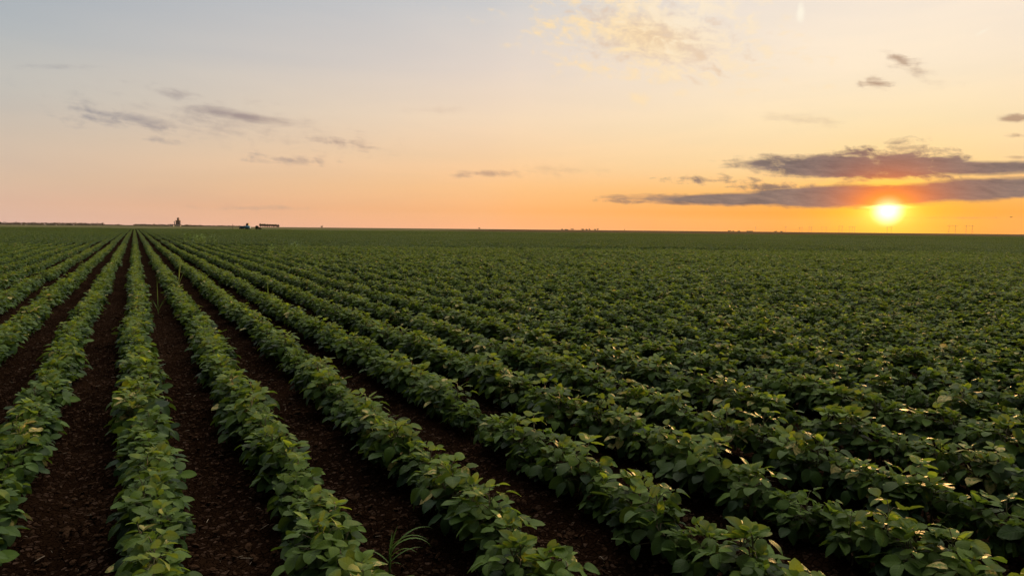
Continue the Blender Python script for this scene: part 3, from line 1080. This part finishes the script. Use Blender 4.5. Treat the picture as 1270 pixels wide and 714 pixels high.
def tree(name, p, w, h, trunk_h, label, group, seed, mat, cat='tree', lobes=6, leaves=60, tk=1.0):
    r = np.random.default_rng(seed)
    e = bpy.data.objects.new(name, None)
    COL.objects.link(e)
    e.location = [float(x) for x in p]
    tag(e, label, cat, group)
    g = Geo()
    ch = h - trunk_h
    ctr = []
    for i in range(lobes):
        c = (r.uniform(-0.3, 0.3) * w, r.uniform(-0.3, 0.3) * w, trunk_h + ch * r.uniform(0.28, 0.68))
        ctr.append(c)
        crown_geo(g, r, c, (w * 0.26, w * 0.26, ch * 0.32), leaves, max(0.12 * w, 0.3))
    link('crown', g.mesh(name + '_crown', [mat], False), e)
    t = Geo()
    t.tube([(0, 0, -0.3), (0.05, 0, trunk_h * 0.6), (0, 0.05, trunk_h + ch * 0.4)], [0.045 * h * tk, 0.034 * h * tk, 0.016 * h * tk], 6)
    for c in ctr[:4]:
        t.tube([(0, 0, trunk_h * 0.75), (c[0] * 0.5, c[1] * 0.5, (trunk_h + c[2]) * 0.5), c], [0.016 * h, 0.011 * h, 0.005 * h], 4)
    link('trunk', t.mesh(name + '_trunk', [M_BARK], True), e)
    return e


D1 = 2500.0
MPX = D1 / F            # metres per photo pixel there
# the long tree line on the left: one mass
tg = Geo()
r = np.random.default_rng(77)
px = -60.0
while px < 300:
    dep = D1 + r.uniform(-60, 60)
    b = far(px, dep)
    base_h = 2.3 if px < 128 else (0.9 if px < 168 else 1.7)
    if 150 < px < 168:
        base_h = 0.6
    if px > 225:
        base_h = 1.35
    if px > 250:
        base_h = 1.0
    h = MPX * base_h * r.uniform(0.75, 1.45)
    w = r.uniform(7, 15)
    crown_geo(tg, r, (b[0], b[1], h * 0.5), (w * 0.6, w * 0.6, h * 0.55), 46, 3.2)
    px += r.uniform(0.7, 1.7)
tag(link('treeline', tg.mesh('treeline', [M_FAR_LEAF], False)), 'long low brown band of distant trees along the left horizon', 'treeline', kind='stuff')
for i, (px, hp, wp, lab) in enumerate(((1, 3.8, 3.4, 'rounded dark tree at the very left end of the horizon tree line'), (40.5, 3.6, 3.8, 'broad taller tree second from the left above the tree line'),
                                       (68, 3.4, 3.6, 'taller tree third from the left above the tree line'), (87, 2.6, 4.2, 'wide low tree fourth from the left above the tree line'),
                                       (147, 2.3, 2.8, 'small lone round tree where the left tree line thins out'), (191.5, 3.4, 2.2, 'narrow tree poking above the line left of the grain elevator'),
                                       (232, 2.4, 3.4, 'round tree directly right of the grain elevator'), (243, 2.0, 2.6, 'small low tree second right of the grain elevator'))):
    tree('distant_tree', far(px, D1 - 70), wp * MPX, hp * MPX, hp * MPX * 0.15, lab, 'trees above the left horizon line', 300 + i, M_FAR_LEAF)

# the row of trees with bare trunks
DT = 1300.0
mt_ = DT / F
r = np.random.default_rng(41)
names = ['leftmost', 'second', 'third', 'fourth', 'fifth', 'sixth', 'seventh', 'eighth', 'rightmost']
for i in range(9):
    px = 323.3 + i * 2.75
    hh = (5.0 - 0.13 * i) * mt_
    lab = f'{names[i]} tree of the short flat-topped row right of the blue tractor' if i in (0, 8) else f'{names[i]} tree from the left in the flat-topped row by the blue tractor'
    tree('row_tree', far(px, DT + r.uniform(-6, 6)), 3.4 * mt_, hh, hh * r.uniform(0.12, 0.30), lab, 'flat-topped row of trees on the horizon', 400 + i, M_FAR_LEAF, lobes=9, leaves=150, tk=1.7)

# lone trees and bushes further right
D2 = 2200.0
m2 = D2 / F
for i, (px, hp, wp, lab) in enumerate(((399, 2.6, 3.6, 'lone round bush on the horizon right of the flat-topped tree row'), (594.5, 2.3, 3.0, 'lone small dark bush near the middle of the horizon'),
                                       (697, 1.5, 3.6, 'leftmost low bush of the thicket on the horizon right of centre'), (703, 1.2, 5.0, 'flat low bush second in the thicket right of centre'),
                                       (709.8, 2.3, 3.6, 'peaked bush third in the thicket right of centre'), (723, 1.9, 4.5, 'dark broad bush fourth in the thicket right of centre'),
                                       (727, 1.7, 4.0, 'dark bush fifth in the thicket right of centre'), (731.2, 2.2, 3.2, 'rounded bush sixth in the thicket right of centre'),
                                       (738, 1.9, 3.0, 'bush seventh in the thicket right of centre'), (741.5, 2.4, 3.2, 'dark tall bush at the right end of the thicket'),
                                       (774.6, 2.2, 1.7, 'slim lone sapling right of the horizon thicket'), (904.5, 1.6, 4.0, 'dark low bush under the cloud bank, leftmost of four'), (909, 1.4, 3.6, 'low bush second of four under the cloud bank'),
                                       (917, 1.3, 4.6, 'flat low bush third of four under the cloud bank'), (931, 1.1, 9.0, 'wide flat bush, rightmost of four under the cloud bank'),
                                       (962, 1.3, 4.0, 'low bush left of the first power pylon'), (970, 1.4, 4.0, 'low bush just left of the first pylon foot'))):
    tree('horizon_bush', far(px, D2), wp * m2, hp * m2, hp * m2 * 0.1, lab, 'bushes along the far horizon', 500 + i, M_FAR_LEAF, 'bush', lobes=5, leaves=46)

# bush and brush heap beside the tractor
DB = 300.0
mb = DB / F
tree('field_bush', far(318, DB), 5.6 * mb, 5.6 * mb, 0.25, 'dark green rounded bush right of the blue tractor', None, 601, M_BUSH_LEAF, 'bush', 7, 80)
tree('dry_bush', far(322.5, DB - 2), 4.2 * mb, 3.4 * mb, 0.15, 'low brown dried bush leaning against the green bush', None, 602, simple_mat('dry_brush', (0.09, 0.055, 0.03), None, 1.0, 0.9), 'bush', 5, 60)


# grain elevator
def empty(name, loc, rz, label, cat, group=None):
    e = bpy.data.objects.new(name, None)
    COL.objects.link(e)
    e.location = [float(x) for x in loc]
    e.rotation_euler = (0, 0, rz)
    return tag(e, label, cat, group)


FACE = -YAW             # local X = image right, local Y = away
ge = empty('grain_elevator', far(220.8, D1 - 120), FACE, 'tall brown grain elevator with a narrow head house on the left horizon', 'grain elevator')
u_ = MPX
g = Geo()
for i in range(3):
    g.tube([((i - 1) * 1.55 * u_, 0, 0), ((i - 1) * 1.55 * u_, 0, 6.4 * u_)], 0.82 * u_, 14)
    g.tube([((i - 1) * 1.55 * u_, 1.7 * u_, 0), ((i - 1) * 1.55 * u_, 1.7 * u_, 6.4 * u_)], 0.82 * u_, 14)
link('silo_block', g.mesh('silo_block', [M_CONCRETE], False), ge)
g = Geo()
g.box((0, 0.85 * u_, 6.7 * u_), (4.7 * u_, 3.0 * u_, 0.6 * u_))
link('gallery', g.mesh('gallery', [M_CONCRETE], False), ge)
g = Geo()
g.box((0.1 * u_, 0.85 * u_, 8.3 * u_), (1.9 * u_, 1.9 * u_, 2.6 * u_))
hh_ = link('head_house', g.mesh('head_house', [M_RUST], False), ge)
g = Geo()
g.box((0.1 * u_, 0.85 * u_, 9.95 * u_), (2.1 * u_, 2.1 * u_, 0.7 * u_), taper=0.35)
link('roof', g.mesh('head_house_roof', [M_RUST], False), hh_)
for i in range(2):
    g = Geo()
    g.box((0.1 * u_ + (i - 0.5) * 0.8 * u_, -0.12 * u_, 8.6 * u_), (0.35 * u_, 0.06 * u_, 0.5 * u_))
    link('window', g.mesh('head_house_window', [M_WINDOW], False), hh_)
es = empty('steel_silo', far(216.6, D1 - 130), FACE, 'slim dark silo tower standing left of the grain elevator', 'silo')
g = Geo()
g.tube([(0, 0, 0), (0, 0, 5.6 * u_)], 0.45 * u_, 14)
link('barrel', g.mesh('silo_barrel', [M_STEEL], True), es)
g = Geo()
g.tube([(0, 0, 5.6 * u_), (0, 0, 6.2 * u_)], [0.5 * u_, 0.08 * u_], 14)
link('roof', g.mesh('silo_roof', [M_STEEL], True), es)
em = empty('radio_mast', far(217.7, D1 - 100), FACE, 'thin mast rising between the slim silo and the grain elevator', 'mast')
g = Geo()
for a_ in range(3):
    t_ = 2 * PI * a_ / 3
    g.tube([(0.7 * math.cos(t_), 0.7 * math.sin(t_), 0), (0.25 * math.cos(t_), 0.25 * math.sin(t_), 8.0 * u_)], 0.10, 4)
link('lattice', g.mesh('mast_lattice', [M_STEEL], False), em)
for px, wp, lab in ((213.8, 3.4, 'low pale shed left of the grain elevator foot'), (221.5, 5.0, 'low pale shed in front of the grain elevator')):
    eb = empty('farm_shed', far(px, D1 - 190), FACE, lab, 'shed', 'low pale sheds by the elevator')
    g = Geo()
    g.box((0, 0, 0.55 * u_), (wp * u_, 2.4 * u_, 1.1 * u_))
    link('wall', g.mesh('shed_wall', [M_PALE], False), eb)
    g = Geo()
    hw, hd = wp * u_ / 2 + 0.3, 1.2 * u_ + 0.3
    z0, z1 = 1.1 * u_ + 0.02, 1.7 * u_
    g.add([(-hw, -hd, z0), (hw, -hd, z0), (hw, hd, z0), (-hw, hd, z0), (-hw, 0, z1), (hw, 0, z1)], [(0, 1, 5, 4), (2, 3, 4, 5), (0, 4, 3), (1, 2, 5), (0, 3, 2, 1)])
    link('roof', g.mesh('shed_roof', [M_CONCRETE], False), eb)
    g = Geo()
    g.box((0, -1.2 * u_ - 0.05, 0.4 * u_), (0.5 * u_, 0.08, 0.8 * u_))
    link('door', g.mesh('shed_door', [M_STEEL], False), eb)

# field pole left of the tractor
pe = empty('wooden_pole', far(288.6, 420), FACE, 'thin wooden pole standing left of the blue tractor', 'pole')
g = Geo()
g.tube([(0, 0, -0.3), (0, 0, 2.9)], [0.13, 0.10], 8)
link('shaft', g.mesh('pole_shaft', [M_BARK], True), pe)
g = Geo()
g.box((0, 0, 2.75), (0.5, 0.08, 0.10))
link('crosspiece', g.mesh('pole_crosspiece', [M_BARK], False), pe)


# blue tractor with a blue tank trailer shape, nose to the left
def tractor():
    s = 1.0
    e = empty('farm_tractor', far(304.0, 296.0), FACE, 'blue tractor with a dark cab parked at the far edge of the crop', 'tractor')
    g = Geo()
    # hood with sloping nose, tapered
    prof = [(-2.1, 0.75), (-2.2, 1.25), (-1.9, 1.62), (0.35, 1.80), (0.35, 0.75)]
    hw = 0.62
    vs = [(x, -hw, z) for x, z in prof] + [(x, hw, z) for x, z in prof]
    n = len(prof)
    g.add(vs, [tuple(range(n)), tuple(range(2 * n - 1, n - 1, -1))] + [(i, i + n, (i + 1) % n + n, (i + 1) % n) for i in range(n)])
    g.box((0.9, 0, 1.05), (3.0, 1.0, 0.75))
    link('body', g.mesh('tractor_body', [M_BLUE], False), e)
    g = Geo()
    # rear fenders and sprayer tank carried behind the cab
    for sgn in (-1, 1):
        pts_ = []
        for i in range(9):
            t = PI * (0.05 + 0.9 * i / 8)
            pts_.append((1.15 + 0.98 * math.cos(t), 0.85 + 0.98 * math.sin(t)))
        vs, fs = [], []
        for x, z in pts_:
            vs += [(x, sgn * 0.75, z), (x, sgn * 1.2, z), (x, sgn * 1.2, z + 0.06), (x, sgn * 0.75, z + 0.06)]
        for i in range(8):
            for j in range(4):
                fs.append((i * 4 + j, i * 4 + (j + 1) % 4, (i + 1) * 4 + (j + 1) % 4, (i + 1) * 4 + j))
        fs += [(0, 3, 2, 1), (32, 33, 34, 35)]
        g.add(vs, fs)
    link('fender', g.mesh('tractor_fender', [M_BLUE], False), e)
    g = Geo()
    vs = [(0.45, -0.72, 1.55), (1.75, -0.72, 1.55), (1.75, 0.72, 1.55), (0.45, 0.72, 1.55), (0.72, -0.62, 2.70), (1.65, -0.62, 2.78), (1.65, 0.62, 2.78), (0.72, 0.62, 2.70)]
    g.add(vs, [(0, 3, 2, 1), (4, 5, 6, 7), (0, 1, 5, 4), (1, 2, 6, 5), (2, 3, 7, 6), (3, 0, 4, 7)])
    cab = link('cab', g.mesh('tractor_cab', [M_DARKGLASS], False), e)
    g = Geo()
    g.box((1.2, 0, 2.86), (1.2, 1.45, 0.14))
    link('roof', g.mesh('tractor_roof', [M_BLACK], False), cab)
    g = Geo()
    g.tube([(-0.5, 0.35, 1.7), (-0.5, 0.35, 2.35)], 0.05, 8)
    link('exhaust', g.mesh('tractor_exhaust', [M_BLACK], True), e)

    def wheel(x, y, rad, wid):
        g = Geo()
        ring = [(rad * 0.62, -wid / 2), (rad * 0.93, -wid / 2), (rad, -wid * 0.3), (rad, wid * 0.3), (rad * 0.93, wid / 2), (rad * 0.62, wid / 2)]
        n = 20
        vs = [(x + a * math.cos(2 * PI * i / n), y + b, rad + a * math.sin(2 * PI * i / n)) for i in range(n) for a, b in ring]
        k = len(ring)
        g.add(vs, [(i * k + j, i * k + (j + 1) % k, ((i + 1) % n) * k + (j + 1) % k, ((i + 1) % n) * k + j) for i in range(n) for j in range(k)])
        for i in range(n):
            t = 2 * PI * i / n
            g.box((x + rad * math.cos(t), y, rad + rad * math.sin(t)), (0.07, wid * 0.95, 0.07), 0)
        w = link('wheel', g.mesh('tractor_tyre', [M_BLACK], False), e)
        g = Geo()
        g.tube([(x, y - wid * 0.3, rad), (x, y + wid * 0.3, rad)], rad * 0.63, 16)
        link('rim', g.mesh('tractor_rim', [M_PALE], False), w)
    for sy in (-1, 1):
        wheel(1.15, sy * 0.98, 0.85, 0.45)
        wheel(-1.55, sy * 0.85, 0.58, 0.34)
    return e


tractor()
# blue tank trailer hitched beside it
tt = empty('tank_trailer', far(307.2, 292.0), FACE, 'low blue tank trailer just right of and touching the blue tractor', 'trailer')
g = Geo()
g.tube([(-1.1, 0, 1.15), (-0.95, 0, 1.15), (0.95, 0, 1.15), (1.1, 0, 1.15)], [0.35, 0.68, 0.68, 0.35], 16)
link('tank', g.mesh('trailer_tank', [M_BLUE], True), tt)
g = Geo()
g.box((0, 0, 0.5), (2.2, 0.9, 0.14))
link('chassis', g.mesh('trailer_chassis', [M_BLACK], False), tt)
for sy in (-1, 1):
    g = Geo()
    g.tube([(0, sy * 0.62, 0.42), (0, sy * 0.84, 0.42)], 0.42, 16)
    link('wheel', g.mesh('trailer_wheel', [M_BLACK], False), tt)

# ------------------------------------------------------------------ power pylons on the right horizon
DP = 2100.0


def pylon(px, hp, wp, dep, label, masts=2, slant=0.0):
    mp = dep / F
    h, w = hp * mp, wp * mp
    e = empty('power_pylon', far(px, dep), FACE, label, 'power pylon', 'power pylons on the right horizon')
    xs_ = [(i - (masts - 1) / 2) * w / max(1, masts - 1) * 0.62 for i in range(masts)] if masts > 1 else [0.0]
    for x in xs_:
        g = Geo()
        for sx in (-1, 1):
            for sy in (-1, 1):
                g.tube([(x + sx * 0.55, sy * 0.55, -0.5), (x + sx * 0.28, sy * 0.28, h)], 0.08, 4)
        nb = 8
        for i in range(nb):
            z0, z1 = h * i / nb, h * (i + 1) / nb
            sx = 1 if i % 2 else -1
            g.tube([(x - sx * 0.45, -0.45, z0), (x + sx * 0.45, -0.45, z1)], 0.09, 4)
            g.tube([(x + sx * 0.45, 0.45, z0), (x - sx * 0.45, 0.45, z1)], 0.09, 4)
        link('mast', g.mesh('pylon_mast', [M_STEEL], False), e)
    g = Geo()
    zt = h * 0.93
    for z in (zt, zt - 0.9):
        g.tube([(-w / 2, 0, z if z < zt else z - 0.4), (-w / 4, 0, z), (w / 4, 0, z), (w / 2, 0, z if z < zt else z - 0.4)], 0.09, 4)
    nb = 10
    for i in range(nb):
        x0, x1 = -w / 2 + w * i / nb, -w / 2 + w * (i + 1) / nb
        g.tube([(x0, 0, zt if i % 2 else zt - 0.9), (x1, 0, zt - 0.9 if i % 2 else zt)], 0.10, 4)
    link('crossarm', g.mesh('pylon_crossarm', [M_STEEL], False), e)
    for x in (-0.48 * w, 0.0, 0.48 * w):
        g = Geo()
        g.tube([(x, 0, zt - 1.0), (x, 0, zt - 3.0)], 0.16, 6)
        link('insulator', g.mesh('pylon_insulator', [M_DARKGLASS], False), e)


pylon(1181, 11.0, 13.0, DP, 'large portal pylon, left of the two at far right')
pylon(1202, 11.0, 12.0, DP, 'large portal pylon, rightmost on the horizon')
pylon(1057, 8.0, 9.5, DP * 1.25, 'portal pylon standing left below the sun, nearest left of it', 3)
pylon(1042.5, 8.6, 6.0, DP * 1.25, 'narrow portal pylon second left of the sun')
pylon(1022, 7.0, 8.0, DP * 1.4, 'faint portal pylon third left of the sun')
pylon(1005, 7.0, 5.0, DP * 1.4, 'faint narrow pylon fourth left of the sun')
pylon(993, 6.4, 5.0, DP * 1.5, 'very faint pylon fifth left of the sun')
pylon(974.5, 7.0, 3.2, DP * 1.3, 'single mast pylon farthest left of the row', 1)
pylon(937, 6.2, 2.6, DP * 1.5, 'single faint mast above the low bushes', 1)
pylon(1103, 8.0, 8.0, DP * 1.3, 'portal pylon directly under the sun')

# bird
be = empty('flying_bird', CAM + ray(1254, 269.5) * 160.0, FACE, 'small dark bird flying low at right beyond the sun', 'bird')
g = Geo()
g.tube([(-0.20, 0, 0), (-0.08, 0, 0.02), (0.06, 0, 0.02), (0.15, 0, 0.03), (0.20, 0, 0.03)], [0.015, 0.05, 0.06, 0.035, 0.008], 8)
for sgn in (-1, 1):
    pr = [(0.08, 0.04), (0.10, 0.22), (0.0, 0.42), (-0.05, 0.22), (-0.06, 0.04)]
    vs = [(x, sgn * y, 0.03 + 0.25 * y) for x, y in pr] + [(x, sgn * y, 0.018 + 0.25 * y) for x, y in pr]
    n = len(pr)
    g.add(vs, [tuple(range(n)), tuple(range(2 * n - 1, n - 1, -1))] + [(i, i + n, (i + 1) % n + n, (i + 1) % n) for i in range(n)])
link('body', g.mesh('bird_body', [M_FEATHER], True), be)

# ------------------------------------------------------------------ evening haze
hm, T = new_mat('evening_haze')
pv = T.new('ShaderNodeVolumePrincipled')
pv.inputs['Color'].default_value = (0.95, 0.90, 0.86, 1)
pv.inputs['Density'].default_value = 0.00002
pv.inputs['Anisotropy'].default_value = 0.5
o_ = T.new('ShaderNodeOutputMaterial')
T.l.new(pv.outputs[0], o_.inputs['Volume'])
g = Geo()
g.box((450, 1800, 44.0), (8000, 4800, 92.0))
tag(link('haze', g.mesh('haze', [hm], False)), 'thin evening haze over the whole field', None, kind='stuff')
